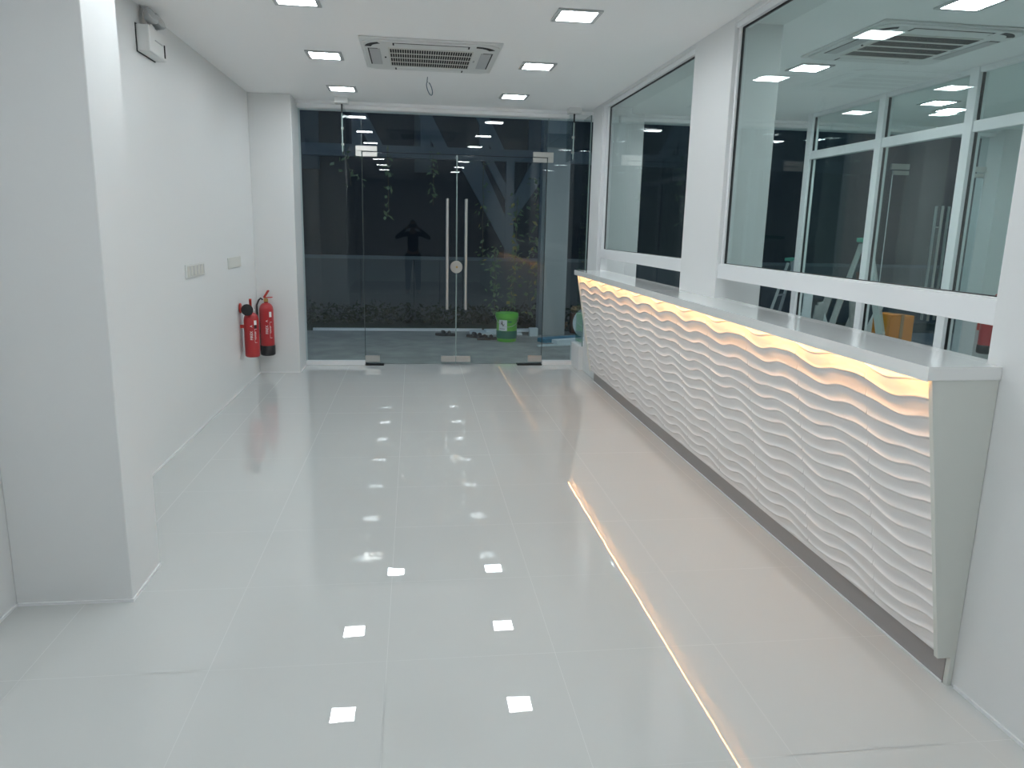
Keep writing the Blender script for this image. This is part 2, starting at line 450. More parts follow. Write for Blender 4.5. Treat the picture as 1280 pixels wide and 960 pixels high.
idx = np.arange(ny*ns).reshape(ny, ns)
q = np.stack([idx[:-1, :-1], idx[:-1, 1:], idx[1:, 1:], idx[1:, :-1]], -1).reshape(-1, 4)
# back face to give the panel its thickness
back = [loc(A.x+.02, PY0, A.z), loc(A.x+.02, PY1, A.z), loc(B.x+.02, PY1, B.z), loc(B.x+.02, PY0, B.z)]
me = bpy.data.meshes.new('wave_panel')
nv = len(co); verts = np.vstack([co, np.array(back)])
me.vertices.add(len(verts)); me.vertices.foreach_set('co', verts.ravel().astype(np.float32))
faces = [tuple(int(i) for i in r) for r in q]
nq = len(q); extra = [[nv, nv+1, nv+2, nv+3]]
loops = np.concatenate([q.ravel(), np.array(extra).ravel()])
me.loops.add(len(loops)); me.loops.foreach_set('vertex_index', loops.astype(np.int32))
me.polygons.add(nq+1); me.polygons.foreach_set('loop_start', (np.arange(nq+1)*4).astype(np.int32))
me.polygons.foreach_set('use_smooth', [True]*(nq+1)); me.update(calc_edges=True); me.validate()
me.materials.append(M['wave'])
wp = bpy.data.objects.new('wave_panel', me); COL.objects.link(wp); wp.parent = rc
del faces
# ends, kickboard, light strip
def end_poly(x_in):  # (x,z) outline
    return [(1.588-1.7, 1.068), (x_in-1.7, 1.068), (x_in-1.7, .0), (1.800-1.7, .0), (1.800-1.7, .105), (1.752-1.7, .105)]
MB().prism(end_poly(1.8175), 'Y', YN+.005-4.68, YN+.025-4.68).build('end_panel', 'sidepanel', rc, bevel=.0015)
MB().prism(end_poly(1.8175), 'Y', YF-.065-4.68, YF-.045-4.68).build('end_panel', 'sidepanel', rc, bevel=.0015)
kb = MB(); lbox(kb, 1.798, 1.815, YN+.025, YF-.065, 0, .115); kb.build('kickboard', 'kick', rc)
kt = MB(); lbox(kt, 1.793, 1.798, YN+.025, YF-.065, 0, .006); kt.build('floor_seal', 'alu', rc)
st = MB(); lbox(st, 1.5715, 1.5795, YN+.03, YF-.07, 1.0660, 1.0680); st.build('light_strip', 'strip', rc)

# ------------------------------------------------------------------ recessed square lights
def make_light(dif):
    t = root('ceiling_light', (0, 0, CEIL))
    f = MB(); o, i = .128, .103
    for x0, x1, y0, y1 in ((-o, o, -o, -i), (-o, o, i, o), (-o, -i, -i, i), (i, o, -i, i)):
        f.box(x0, x1, y0, y1, -.010, .0)
    f.build('frame', 'greyp', t, bevel=.002)
    MB().box(-i, i, -i, i, -.006, -.001).build('diffuser', dif, t)
    return t
L0 = make_light('led'); used = False
LS = make_light('ledside')
rows = [7.28, 5.92, 4.53, 3.15, 1.80, .42, -.96]
where = ['nearest the glass entrance', 'beside the air conditioner', 'on the camera side of the air conditioner',
         'first beyond the top of the photo', 'second beyond the top of the photo', 'just ahead of the photographer', 'behind the photographer']
for j, y in enumerate(rows):
    for x, side in ((-.635, 'left'), (.93, 'right')):
        o = copy_tree(L0) if used else L0; used = True
        o.location = (x, y, CEIL)
        tag(o, 'square downlight in the %s ceiling row, %s' % (side, where[j]), 'ceiling light', 'square downlights in the reception ceiling')
last = None
for y, t in ((3.86, 'at the upper right corner of the large window'), (5.50, 'left of its air conditioner'), (7.14, 'hidden behind the window pillar')):
    o = copy_tree(LS); o.location = (2.88, y, CEIL)
    tag(o, 'square downlight of the side room, %s' % t, 'ceiling light', 'square downlights of the side room')
for (x, y), t in (((4.72, 6.59), 'left of the pair'), ((5.10, 6.91), 'right of the pair'), ((5.2, 3.6), 'nearest one')):
    o = copy_tree(LS); o.location = (x, y, CEIL)
    tag(o, 'square downlight of the room beyond the white partition, %s' % t, 'ceiling light', 'square downlights of the far room')

for o in list(LS.children)+[LS]: bpy.data.objects.remove(o)
# ------------------------------------------------------------------ cassette air conditioners
def make_ac():
    t = root('ceiling_air_conditioner', (0, 0, CEIL))
    a = .475
    b = MB()
    # bevelled panel: outer rim thin, inner raised
    b.prism([(-a, -a), (a, -a), (a, a), (-a, a)], 'Z', -.014, 0)
    b.build('panel', 'white', t, bevel=.006)
    c = MB(); i = .34
    j_ = .455; i = .40; oct_ = [(-i, -j_), (i, -j_), (j_, -i), (j_, i), (i, j_), (-i, j_), (-j_, i), (-j_, -i)]
    c.prism(oct_, 'Z', -.026, -.013); c.build('panel_centre', 'white', t, bevel=.005)
    # square intake grille : frame, dark well and four rows of bars
    g = .29
    MB().box(-g, g, -g, g, -.030, -.0255).build('intake_grille', 'offw', t, bevel=.002)
    d = MB()
    for r in range(4):
        y0 = -g+.022+r*.139
        for n in range(34):
            x0 = -g+.012+n*.0166
            d.box(x0, x0+.0118, y0, y0+.102, -.0312, -.0296)
    d.build('grille_slots', 'dark', t)
    # four air flaps with dark outlines
    for kx in range(4):
        R = Matrix.Rotation(kx*PI/2, 3, 'Z')
        lv = MB(); lv.box(-.245, .245, -.418, -.345, -.031, -.024)
        fl = lv
        fl.v = [tuple(R @ Vector(v)) for v in fl.v]
        fl.build('air_flap', 'white' if kx % 2 == 0 else 'greyp', t, bevel=.003)
        o = MB(); o.box(-.256, .256, -.427, -.418, -.0275, -.0262); o.box(-.256, -.246, -.427, -.36, -.0275, -.0262); o.box(.246, .256, -.427, -.36, -.0275, -.0262)
        o.v = [tuple(R @ Vector(v)) for v in o.v]
        o.build('flap_gap', 'dark', t)
        # curved dark corner outlet
        if kx > 1: continue
        cv = MB(); pts = []
        for s in range(9):
            an = PI+ (s/8)*PI/2*.75+.0
            pts.append((an))
        n = len(pts); vs = []
        for rr in (.100, .142):
            for an in pts: vs.append((-.30+rr*math.cos(an), -.30+rr*math.sin(an)-.0, -.0268))
        for rr in (.100, .142):
            for an in pts: vs.append((-.30+rr*math.cos(an), -.30+rr*math.sin(an)-.0, -.0255))
        fsx = []
        for s in range(n-1):
            fsx.append((s, s+1, n+s+1, n+s)); fsx.append((2*n+s, 2*n+s+1, 3*n+s+1, 3*n+s))
            fsx.append((s, s+1, 2*n+s+1, 2*n+s)); fsx.append((n+s, n+s+1, 3*n+s+1, 3*n+s))
        cv.add(vs, fsx)
        cv.v = [tuple(R @ Vector(v)) for v in cv.v]
        cv.build('corner_outlet', 'dark', t)
    s = MB(); s.lathe([(.006, -.033), (.006, -.026)], (-.315, 0, 0), 12); s.build('sensor_dot', 'dark', t)
    s = MB()
    for q in range(3): s.box(.305, .318, -.03+q*.022, -.022+q*.022, -.0325, -.030)
    s.build('indicator_lights', 'greyp', t)
    return t
ac = make_ac(); ac.location = (.122, 5.75, CEIL)
tag(ac, 'square four-way cassette air conditioner set in the reception ceiling between the light rows', 'air conditioner')
ac2 = copy_tree(ac); ac2.location = (3.11, 4.70, CEIL)
tag(ac2, 'cassette air conditioner in the side room ceiling, seen through the large window', 'air conditioner')

# hanging cable loop
x, y = .118, 6.56
cb = MB(); pts = [(x, y, 2.70), (x-.004, y, 2.665)]
for i in range(17):
    an = PI/2+2*PI*i/16*.93
    pts.append((x+.022+.020*math.cos(an)-.02+.028*(1-math.sin(an))*.5, y+.008*math.cos(an), 2.61+.052*math.sin(an)))
cb.tube(pts, .0032, 8)
tag(cb.build('hanging_cable', 'cable'), 'short blue cable looped below the ceiling beyond the air conditioner', 'cable')

# ------------------------------------------------------------------ emergency twin light on the left wall
em = root('emergency_light', (XL, 4.93, 2.44), 0)
tag(em, 'white emergency light box with two round lamp heads high on the left wall', 'emergency light')
MB().box(0, .075, -.15, .15, 0, .145).build('battery_box', 'white', em, bevel=.008, seg=3)
MB().box(0, .004, -.156, .156, -.004, .149).build('back_plate', 'gasket', em)
MB().box(.075, .078, .095, .112, .012, .085).build('test_panel', 'dark', em)
MB().box(.075, .078, -.06, .07, .074, .080).build('name_strip', 'greyp', em)
for yy_ in (-.055, .075):
    R = Matrix.Rotation(math.radians(62), 3, 'Y') @ Matrix.Rotation(math.radians(12), 3, 'X')
    c0 = Vector((.055, yy_, .205))
    h = MB().lathe([(.016, -.030), (.036, -.018), (.046, .006), (.047, .018), (.043, .020)], c0, 28, 'Z', R).build('lamp_head', 'greyp', em)
    MB().lathe([(.040, .0205), (.030, .013), (.010, .010)], c0, 28, 'Z', R).build('reflector', 'chrome', h)
    MB().lathe([(.010, .008), (.010, .018)], c0, 16, 'Z', R).build('lamp_bulb', 'label', h)
    MB().tube([(.045, yy_, .145), (.045, yy_, .180), c0-R @ Vector((0, 0, .026))], .008, 10).build('swivel_arm', 'greyp', h)

# ------------------------------------------------------------------ switch plates
sw = root('switch_plate', (XL, 5.64, 1.155)); tag(sw, 'long multi-gang switch plate with raised rockers on the left wall, nearer one', 'light switch')
MB().box(0, .010, -.235, .235, -.048, .048).build('plate', 'white', sw, bevel=.003)
for i in range(5):
    y = -.172+i*.086
    r = MB(); r.box(.010, .013, y-.034, y+.034, -.036, .036); r.build('rocker', 'offw', sw, bevel=.002)
    MB().box(.0128, .0140, y+.012, y+.032, -.033, .033).build('rocker_shadow_line', 'greyp', r and sw)
sw = root('blank_plate', (XL-.0015, 6.85, 1.152)); tag(sw, 'plain off-white blank switch plate on the left wall, above the fire extinguishers side', 'blank switch plate')
MB().box(0, .009, -.235, .235, -.046, .046).build('plate', 'offw', sw, bevel=.003)
MB().box(.009, .0105, -.2, .2, -.033, .033).build('blank_cover', 'offw', sw, bevel=.002)

# ------------------------------------------------------------------ fire extinguishers
def wrap_text(txt, size, r, ang, zc, name, parent, vertical=True, mat='label'):
    me = text_mesh(txt, size)
    for v in me.vertices:
        x, y = v.co.x, v.co.y
        u, w = (-y, x) if vertical else (x, y)   # rotated: reads bottom to top
        if vertical: u, w = -y, x
        a = ang+u/r
        rr = r+.0006+v.co.z
        v.co = (rr*math.cos(a), rr*math.sin(a), zc+w)
    me.materials.clear(); me.materials.append(M[mat])
    o = bpy.data.objects.new(name, me); COL.objects.link(o); o.parent = parent; return o
def curved_patch(r, a0, a1, z0, z1, n=8, t=.001):
    mb = MB(); vs = []; fs = []
    for i in range(n+1):
        a = a0+(a1-a0)*i/n
        for rr in (r+.0003, r+t):
            for z in (z0, z1): vs.append((rr*math.cos(a), rr*math.sin(a), z))
    for i in range(n):
        b = i*4; c = b+4
        fs += [(b+2, c+2, c+3, b+3), (b, b+1, c+1, c), (b+1, b+3, c+3, c+1), (b, c, c+2, b+2)]
    fs += [(0, 2, 3, 1), (n*4, n*4+1, n*4+3, n*4+2)]
    mb.add(vs, fs); return mb
def extinguisher(name, loc_, r, h, boot, face, label, horn=False, wallang=PI, hoz=None):
    t = root(name, loc_); tag(t, label, 'fire extinguisher')
    sh = min(.07, r)
    z0 = .0
    prof = [(r*.86, 0), (r*.97, .008), (r, .022), (r, h-sh)]
    for i in range(1, 8):
        a = i/7*PI/2; prof.append((r*.30+(r*.70)*math.cos(a), h-sh+sh*math.sin(a)))
    prof += [(.020, h+.002), (.018, h+.014)]
    MB().lathe(prof, n=40).build('cylinder', 'red', t)
    if boot:
        pr = [(r*.90, -.006), (r+.004, .004), (r+.005, .09), (r+.001, .095)]
        MB().lathe(pr, n=40).build('base_boot', 'black', t)
    v = MB().lathe([(.018, h+.012), (.022, h+.016), (.022, h+.040), (.014, h+.046)], n=20).build('valve', 'brass' if boot else 'blackm', t)
    dx, dy = math.cos(face), math.sin(face)
    MB().bar((-.02*dx, -.02*dy, h+.052), (.075*dx, .075*dy, h+.060), .018, .010).build('carry_handle', 'redp', t)
    MB().bar((-.02*dx, -.02*dy, h+.055), (.035*dx, .035*dy, h+.125), .022, .012).build('squeeze_lever', 'redp', t)
    MB().lathe([(.014, -.006), (.014, .006)], (.022*math.cos(face+1.2), .022*math.sin(face+1.2), h+.028), 16, 'Y').build('pressure_gauge', 'label', t)
    # hose down the side
    a = wallang; pts = []
    for i in range(13):
        s = i/12; rr = .03+(r+.022-.03)*min(1, s*4); pts.append((rr*math.cos(a), rr*math.sin(a), h+.030-(h*.78)*max(0, s-.1)**1.1+.02*math.sin(min(1, s*4)*PI)))
    MB().tube(pts, .0085, 10).build('hose', 'black', t)
    MB().tube([pts[-1], (pts[-1][0]*1.02, pts[-1][1]*1.02, pts[-1][2]-.07)], [.010, .015], 12).build('nozzle', 'black', t)
    # label and lettering
    fc = -PI/2+.30
    curved_patch(r, fc+.25, fc+.62, h*.74, h*.84).build('white_label', 'label', t)
    if not boot: curved_patch(r, fc+.25, fc+.62, h*.66, h*.735).build('black_label', 'black', t)
    wrap_text('A', .030, r, fc-.12, h*.50+.085, 'lettering', t); wrap_text('FIREX', .034 if boot else .032, r, fc-.12, h*.50, 'lettering', t)
    wrap_text('POWDER', .017, r, fc+.42, h*.50, 'lettering', t)
    # outlined box around the small print
    for q in ((fc+.28, fc+.30, h*.34, h*.64), (fc+.28, fc+.62, h*.335, h*.341), (fc+.28, fc+.62, h*.64, h*.646)):
        curved_patch(r, *q).build('printed_line', 'label', t)
    # wall bracket
    bk = MB(); wx, wy = math.cos(wallang), math.sin(wallang)
    return t
e1 = extinguisher('fire_extinguisher', (-1.46, 6.96, .30), .066, .40, False, -PI/2+.2, 'smaller red fire extinguisher with a black horn, hung left in the corner pair', wallang=PI*.75)
# black horn facing the room and red wall hook with rod
MB().lathe([(.018, .05), (.030, .02), (.050, -.015), (.052, -.022), (.046, -.024)], (-.01+.0, -.075, .435), 32, 'Y').build('discharge_horn', 'black', e1)
MB().tube([(-.012, .0, .43), (-.012, -.04, .435)], .012, 12).build('horn_stem', 'black', e1)
h_ = MB(); h_.tube([(-.092, .0, .44), (-.030, -.03, .44)], .005, 10); h_.lathe([(.006, -.006), (.045, -.004), (.045, .004), (.006, .006)], (-.088, 0, .44), 24, 'X')
h_.build('wall_hook', 'redp', e1)
MB().box(-.0985, -.064, -.012, .012, .26, .29).build('wall_bracket', 'redp', e1)
e2 = extinguisher('fire_extinguisher', (-1.452, 7.635, .205), .067, .515, True, -.5, 'taller red fire extinguisher with a black base, hung right in the corner pair', wallang=PI)
MB().box(-.025, .025, .065, .0845, .25, .40).build('wall_bracket', 'redp', e2)
e3 = extinguisher('fire_extinguisher', (6.585, 7.80, .20), .088, .56, True, -.5, 'red fire extinguisher of the far room, seen through the gap below the large window', wallang=0)
MB().box(-.025, .025, .086, .149, .25, .40).build('wall_bracket', 'redp', e3)

# ------------------------------------------------------------------ outside
GO = -.012
mb = MB(); mb.box(-9, 14, 8.20, 11.0, -.3, GO); struct(mb.build('floor_outside', 'concrete'))
kb = MB(); kb.box(-1.45, 1.0, 10.98, 11.04, GO, .022)
tag(kb.build('edging_strip', 'alu'), 'long pale edging strip lying along the far edge of the outdoor paving', 'edging strip')
struct(MB().box(-9, 14, 11.04, 19.5, -.5, -.02).build('ground', 'hedge'))
wl = root('boundary_wall', (0, 12.4, 0)); tag(wl, 'low dark grey boundary wall with a pale coping behind the paving', 'wall')
w_ = MB()
xs = [-9, -5, -2.9, -.85, .0, .42, .80, 1.9, 3.5, 6, 9, 14]
for i in range(len(xs)-1): w_.box(xs[i]+.006, xs[i+1]-.006, 0, .12, -.02, .96)
w_.build('wall_panels', 'wallout', wl)
MB().box(-9, 14, -.02, .14, .96, 1.01).build('coping', 'steelout', wl)
# building shell behind
bb = root('neighbouring_building', (0, 16.4, 0)); tag(bb, 'dark blank building wall behind the steel frame outside', 'building')
MB().box(-12, 16, 0, .4, -.02, 7.0).build('wall', 'backdrop', bb)
pp = MB()
for x in (-4.2, -2.1, .2, 2.6): pp.box(x-.18, x+.18, -.08, 0, 2.6, 6.8)
pp.box(-12, 16, -.10, 0, 5.2, 5.5); pp.build('pilasters', 'wallout', bb)
# steel canopy frame
cf = root('steel_canopy_frame', (0, 13.0, 0)); tag(cf, 'grey steel canopy frame with slanting braces standing outside behind the boundary wall', 'steel frame')
c = MB(); c.box(-4.5, 3.6, 0, .16, 2.60, 2.79); c.build('beam', 'steelout', cf)
c = MB(); c.box(1.56, 1.70, .0, .14, -.02, 2.60); c.build('post', 'steelout', cf)
c = MB(); c.prism([(.72, 2.60), (1.12, 2.60), (1.80, 1.20), (1.56, 1.15)], 'Y', .02, .10); c.build('brace', 'steelout', cf)
c = MB(); c.prism([(2.38, 2.60), (2.0, 2.60), (1.66, 1.95), (1.70, 1.62)], 'Y', .02, .10); c.build('brace', 'steelout', cf)
c = MB(); c.prism([(1.20, 2.60), (1.34, 2.60), (1.60, 2.15), (1.58, 1.92)], 'Y', .02, .10); c.build('brace', 'steelout', cf)
for x in (-.72, .35, 1.30):
    c = MB(); c.prism([(x, 2.79), (x+.22, 2.79), (x-.26, 3.70), (x-.48, 3.70)], 'Y', .02, .10); c.build('brace', 'steelout', cf)
for x in (-2.2, -1.0, .12, 1.1, 2.2):
    c = MB(); c.box(x, x+.16, .0, .12, 2.79, 4.3); c.build('upper_post', 'steelout', cf)
c = MB(); c.box(-4.5, 3.6, 0, .14, 3.70, 3.84); c.build('beam', 'steelout', cf)
c = MB(); c.box(-2.35, -2.20, .0, .14, -.02, 2.60); c.build('post', 'steelout', cf)
# porch slab with downlights, above the view
struct(MB().box(-9, 14, 8.32, 9.45, 2.86, 3.0).build('ceiling_porch', 'ceil'))
P0 = make_light('ledout'); P0.location = (-.25, 8.98, 2.86); us = [P0]
for x in (1.01, 2.40, -1.5, 4.2, 5.6, -3.2):
    o = copy_tree(P0); o.location = (x, 8.98, 2.86); us.append(o)
for o in us: tag(o, 'square downlight in the porch soffit outside the glass front', 'ceiling light', 'porch soffit downlights')
# column
oc = root('porch_column', (2.0, 10.74, 0)); tag(oc, 'pale grey square column standing outside the right part of the glass front', 'column')
MB().box(-.165, .165, -.165, .165, GO, 4.2).build('shaft', 'colout', oc, bevel=.006)
MB().box(-.215, -.165, -.12, .12, GO, 4.2).build('darker_left_side', 'steelout', oc)  # left side of the column, a separate strip in a darker grey
MB().box(-.185, .185, -.185, .185, 2.60, 2.78).build('collar', 'steelout', oc)

# vines: stem plus leaves
def leaf(mb, p, d, w, sz):
    d = Vector(d).normalized(); n = d.cross(Vector(w)).normalized(); s = n.cross(d).normalized()
    p = Vector(p)
    a = p; b = p+d*sz*.45+s*sz*.32+n*sz*.06; c = p+d*sz; e = p+d*sz*.45-s*sz*.32+n*sz*.06; m = p+d*sz*.5-n*sz*.05
    mb.add([a, b, c, e, m], [(0, 1, 4), (1, 2, 4), (2, 3, 4), (3, 0, 4)])
def vine(x, y, ztop, zbot, n, spread, label, seed, yellow=0, sz=.07, name='hanging_vine'):
    r = random.Random(seed); t = root(name, (x, y, zbot)); tag(t, label, 'vine')
    pts = []; px, py = 0, 0
    N = 14
    for i in range(N+1):
        z = ztop-zbot-(ztop-zbot)*i/N
        pts.append((px, py, z)); px += r.uniform(-1, 1)*spread*.22; py += r.uniform(-1, 1)*.02
    MB().tube(pts, .004, 6).build('stem', 'stem', t)
    mb = MB(); my = MB()
    for i in range(n):
        s = r.random(); k = s*N; a = int(min(N-1, k)); f = k-a
        p = Vector(pts[a]).lerp(Vector(pts[a+1]), f)+Vector((r.gauss(0, spread), r.gauss(0, .05), r.gauss(0, .02)))
        d = Vector((r.uniform(-1, 1), r.uniform(-1, .2), r.uniform(-1, .2)))
        leaf(my if r.random() < yellow else mb, p, d, (r.uniform(-1, 1), 1, r.uniform(-1, 1)), sz*r.uniform(.7, 1.4))
    mb.build('foliage', 'leaf', t)
    if my.v: my.build('yellow_leaves', 'leafy', t)
vine(-.37, 11.5, 2.62, 1.62, 26, .035, 'thin leafy vine hanging outside behind the left door leaf, nearer the hinge', 1, sz=.085)
vine(.28, 11.5, 2.55, 1.80, 26, .03, 'thin leafy vine hanging outside just left of the pull handles', 2, sz=.085)
vine(-.93, 11.5, 2.60, 2.05, 22, .10, 'short vine tuft hanging outside behind the left fixed pane', 3, sz=.08)
vine(1.02, 11.3, 2.45, .95, 34, .04, 'long drooping vine outside behind the right door leaf, left of the steel post', 4, sz=.07, yellow=.1)
vine(1.17, 11.06, 1.25, .25, 90, .055, 'low tangle of vines outside at the foot of the steel post', 5, sz=.07)
vine(1.92, 11.36, 2.25, .15, 260, .11, 'dense vine curtain outside between the steel post and the pale column', 6, sz=.085, yellow=.14)
vine(1.52, 11.2, 1.95, .3, 120, .045, 'leafy vine with yellow leaves climbing the steel post outside', 8, sz=.08, yellow=.15)
# low hedge strip
hd = MB(); r = random.Random(11)
for i in range(2600):
    p = (r.uniform(-3, 3.4), r.uniform(11.6, 12.1), r.uniform(0, .30)*r.random()**.3)
    leaf(hd, p, (r.uniform(-1, 1), r.uniform(-1, .5), r.uniform(-.2, 1)), (r.uniform(-1, 1), 1, r.uniform(-1, 1)), r.uniform(.05, .10))
tag(hd.build('ground_cover', 'hedge'), 'low dark ground cover growing along the foot of the boundary wall', 'ground cover', kind='stuff')

# bucket
bk = root('paint_bucket', (1.25, 10.03, GO)); tag(bk, 'bright green plastic paint bucket with lid standing on the outdoor paving', 'bucket')
MB().lathe([(.125, 0), (.130, .004), (.137, .12), (.140, .335), (.146, .338)], n=40).build('bucket_body', 'green', bk)
MB().lathe([(.1315, .045), (.1400, .046), (.1410, .150), (.1320, .151)], n=40).build('dark_green_band', 'dgreen', bk)
MB().lathe([(.150, .318), (.155, .322), (.155, .375), (.150, .385), (.140, .388), (.138, .380)], n=40).build('lid', 'green', bk)
MB().lathe([(.146, .300), (.149, .302), (.149, .312), (.146, .314)], n=40).build('rim_ring', 'green', bk)
lb = curved_patch(.1412, -PI/2-.95, -PI/2-.10, .155, .300, 10, .0015).build('white_label', 'label', bk)
# generic dark blot printed on the label
bl = MB(); vs = []; rr = .1430
for (u, z) in [(-.80, .275), (-.60, .290), (-.42, .272), (-.33, .245), (-.40, .228), (-.48, .205), (-.53, .232), (-.66, .243), (-.82, .236)]:
    a = -PI/2+u; vs.append((rr*math.cos(a), rr*math.sin(a), z))
bl.add(vs, [tuple(range(len(vs)))]); bl.build('printed_blot', 'black', lb)
curved_patch(.1428, -PI/2-.85, -PI/2-.3, .178, .184, 6, .001).build('printed_line', 'black', lb)
curved_patch(.1412, -PI/2-.02, -PI/2+.35, .268, .285, 6, .001).build('dark_print', 'dgreen', bk)
MB().tube([(-.156, 0, .34)]+[(-.156*math.cos(a), -.158*math.sin(a)*.95, .34-.13*math.sin(a)) for a in np.linspace(.1, PI-.1, 16)]+[(.156, 0, .34)], .003, 8).build('bail_handle', 'steel', bk)

def sandal(loc_, rz, label):
    t = root('sandal', loc_, rz); tag(t, label, 'sandal', 'black sandals on the outdoor paving')
    out = [(.0+.056*math.cos(a)*(1.0 if math.cos(a) > 0 else .9),   .150*math.sin(a)) for a in np.linspace(0, 2*PI, 20, endpoint=False)]
    MB().prism(out, 'Z', 0, .036).build('sole', 'shoe', t, bevel=.006)
    s = MB(); s.tube([(-.045, .02, .02), (-.035, .03, .050), (0, .045, .058), (.035, .03, .050), (.045, .02, .02)], .022, 8)
    s.build('strap', 'shoe', t)
    s = MB(); s.tube([(-.045, -.05, .02), (-.035, -.05, .050), (0, -.05, .058), (.035, -.05, .050), (.045, -.05, .02)], .018, 8)
    s.build('ankle_strap', 'shoe', t)
sandal((.44, 10.50, GO), 1.35, 'black sandal lying alone on the paving just left of the door seam')
sandal((.86, 10.33, GO), 1.1, 'black sandal left of the green bucket, farther one of the pair')
sandal((1.00, 10.12, GO), 1.75, 'black sandal nearest the green bucket')

def board(name, x0, y0, x1, y1, w, t, z, mat, label, tilt=0, cat='board', group=None):
    o = root(name, (x0, y0, z)); tag(o, label, cat, group)
    L = math.hypot(x1-x0, y1-y0); an = math.atan2(y1-y0, x1-x0)
    m = MB().box(0, L, -w/2, w/2, 0, t)
    o.rotation_euler = (0, -tilt, an)
    m.build('board', mat, o, bevel=.003); 
    o2 = MB().box(.02, L-.02, -w/2+.01, w/2-.01, t, t+.003).build('top_face', mat, o)
    return o
board('foam_board', .80, 10.74, 1.55, 10.72, .30, .03, GO, 'pale', 'widest pale board in the low stack lying behind the green bucket', group='pale boards behind the bucket')
board('foam_board', 1.02, 10.72, 1.85, 10.80, .18, .025, GO+.034, 'pale', 'pale board on top of the low stack behind the green bucket', group='pale boards behind the bucket')
bx = MB().box(1.635, 1.755, 10.46, 10.56, GO, .105); o = bx.build('small_box', 'pale', bevel=.004)
tag(o, 'small white box on the paving left of the pale column', 'box')
board('plank', 1.60, 9.53, 2.60, 9.84, .055, .022, GO, 'pale', 'narrow white plank lying nearest the glass outside on the right')
board('plank', 1.84, 9.64, 2.85, 10.12, .12, .05, GO+.0235, 'pale', 'wide white plank lying outside beside the counter end', group=None)
board('plank', 1.70, 9.90, 2.28, 10.16, .16, .055, GO, 'blue', 'blue plank lying outside behind the white planks')
# round basin leaning, bags
ba = root('round_basin', (2.44, 10.28, GO)); tag(ba, 'pale round plastic basin standing on edge behind the counter end outside', 'basin')
R = Matrix.Rotation(math.radians(8), 3, 'X')
MB().lathe([(.195, .04), (.215, -.02), (.222, -.03), (.212, -.03), (.185, .03), (.05, .034)], (0, 0, .225), 40, 'Y').build('bowl', 'pale', ba)
MB().lathe([(.225, -.034), (.229, -.030), (.225, -.026)], (0, 0, .225), 40, 'Y').build('rim', 'pale', ba)
def lump(name, loc_, sx, sy, sz, mat, label, cat, seed):
    bm = bmesh.new(); bmesh.ops.create_icosphere(bm, subdivisions=4, radius=1); r = random.Random(seed)
    ofs = [Vector((r.uniform(-1, 1), r.uniform(-1, 1), r.uniform(-1, 1))).normalized() for _ in range(14)]
    for v in bm.verts:
        d = v.co.normalized(); k = 1+sum(.10*math.sin(5*d.dot(o)*(1+i*.25)) for i, o in enumerate(ofs))*.5
        v.co = Vector((d.x*sx*k, d.y*sy*k, max(0, sz+d.z*sz*k)))
    me = bpy.data.meshes.new(name); bm.to_mesh(me); bm.free(); me.materials.append(M[mat])
    for p in me.polygons: p.use_smooth = True
    o = bpy.data.objects.new(name, me); COL.objects.link(o); o.location = loc_; tag(o, label, cat); return o
lump('plastic_bag', (2.15, 11.14, GO), .15, .10, .09, 'tan', 'crumpled brown plastic sack on the paving right of the pale column', 'bag', 5)
lump('cloth_bundle', (2.46, 10.62, GO), .11, .10, .17, 'navy', 'navy blue cloth bundle beside the round basin outside', 'cloth', 6)
lump('rag_bundle', (2.40, 10.86, GO+.30), .09, .08, .05, 'tan', 'tan rag bundle on top of the navy cloth outside', 'cloth', 9)
MB().box(2.31, 2.50, 10.79, 10.93, GO, GO+.30).build('support_crate', 'brown')
tag(bpy.data.objects['support_crate'], 'dark brown crate under the tan rag bundle outside', 'crate')

# ------------------------------------------------------------------ far room clutter behind the windows
def ladder(x, y, h, wb, depth, rz, label):
    t = root('step_ladder', (x, y, .0), rz); tag(t, label, 'step ladder', 'aluminium step ladders')
    for s in (-1, 1):
        MB().bar((s*wb/2, -depth/2, 0), (s*wb*.26, -.03, h), .026, .060).build('side_rail', 'ladder', t)
        MB().bar((s*wb/2*.9, depth/2, 0), (s*wb*.24, .03, h-.03), .022, .035).build('rear_leg', 'ladder', t)
    n = int(h/.27)
    for i in range(1, n+1):
        f = i/(n+.6); yy_ = -depth/2+(depth/2-.03)*f; ww = wb/2+(wb*.26-wb/2)*f
        MB().box(-ww+.01, ww-.01, yy_-.035, yy_+.035, h*f-.012, h*f+.012).build('tread', 'ladder', t)
    for f in (.25, .62):
        ww = (wb/2+(wb*.24-wb/2)*f)*.9; yy_ = depth/2+(.03-depth/2)*f
        MB().bar((-ww, yy_, h*f), (ww, yy_, h*f), .02).build('rear_brace', 'ladder', t)
    MB().box(-wb*.30, wb*.30, -.07, .07, h-.01, h+.03).build('top_cap', 'ladgreen', t, bevel=.006)
ladder(4.52, 7.15, 1.45, .50, .72, .95, 'taller aluminium step ladder with green cap in the far room, between two partition mullions')
ladder(4.78, 9.05, 1.18, .46, .60, .75, 'shorter aluminium step ladder seen left of the partition end post')
ct = root('carton', (5.12, 7.42, 0), .12); tag(ct, 'tall orange carton standing in the far room behind the partition', 'carton')
MB().box(-.15, .15, -.13, .13, 0, .68).build('carton_body', 'orange', ct, bevel=.004)
MB().box(-.15, .0, -.132, .132, .68, .69).build('carton_flap', 'orange', ct); MB().box(-.02, .02, -.134, .134, .30, .694).build('tape', 'tan', ct)
rr_ = random.Random(21)
nm = ['leaning highest', 'leaning at the left end', 'leaning near the middle', 'leaning at the right end', 'behind the red-brown timber', 'in front of the red-brown timber', 'beside the taller ladder', 'flat among the others', 'farthest back']
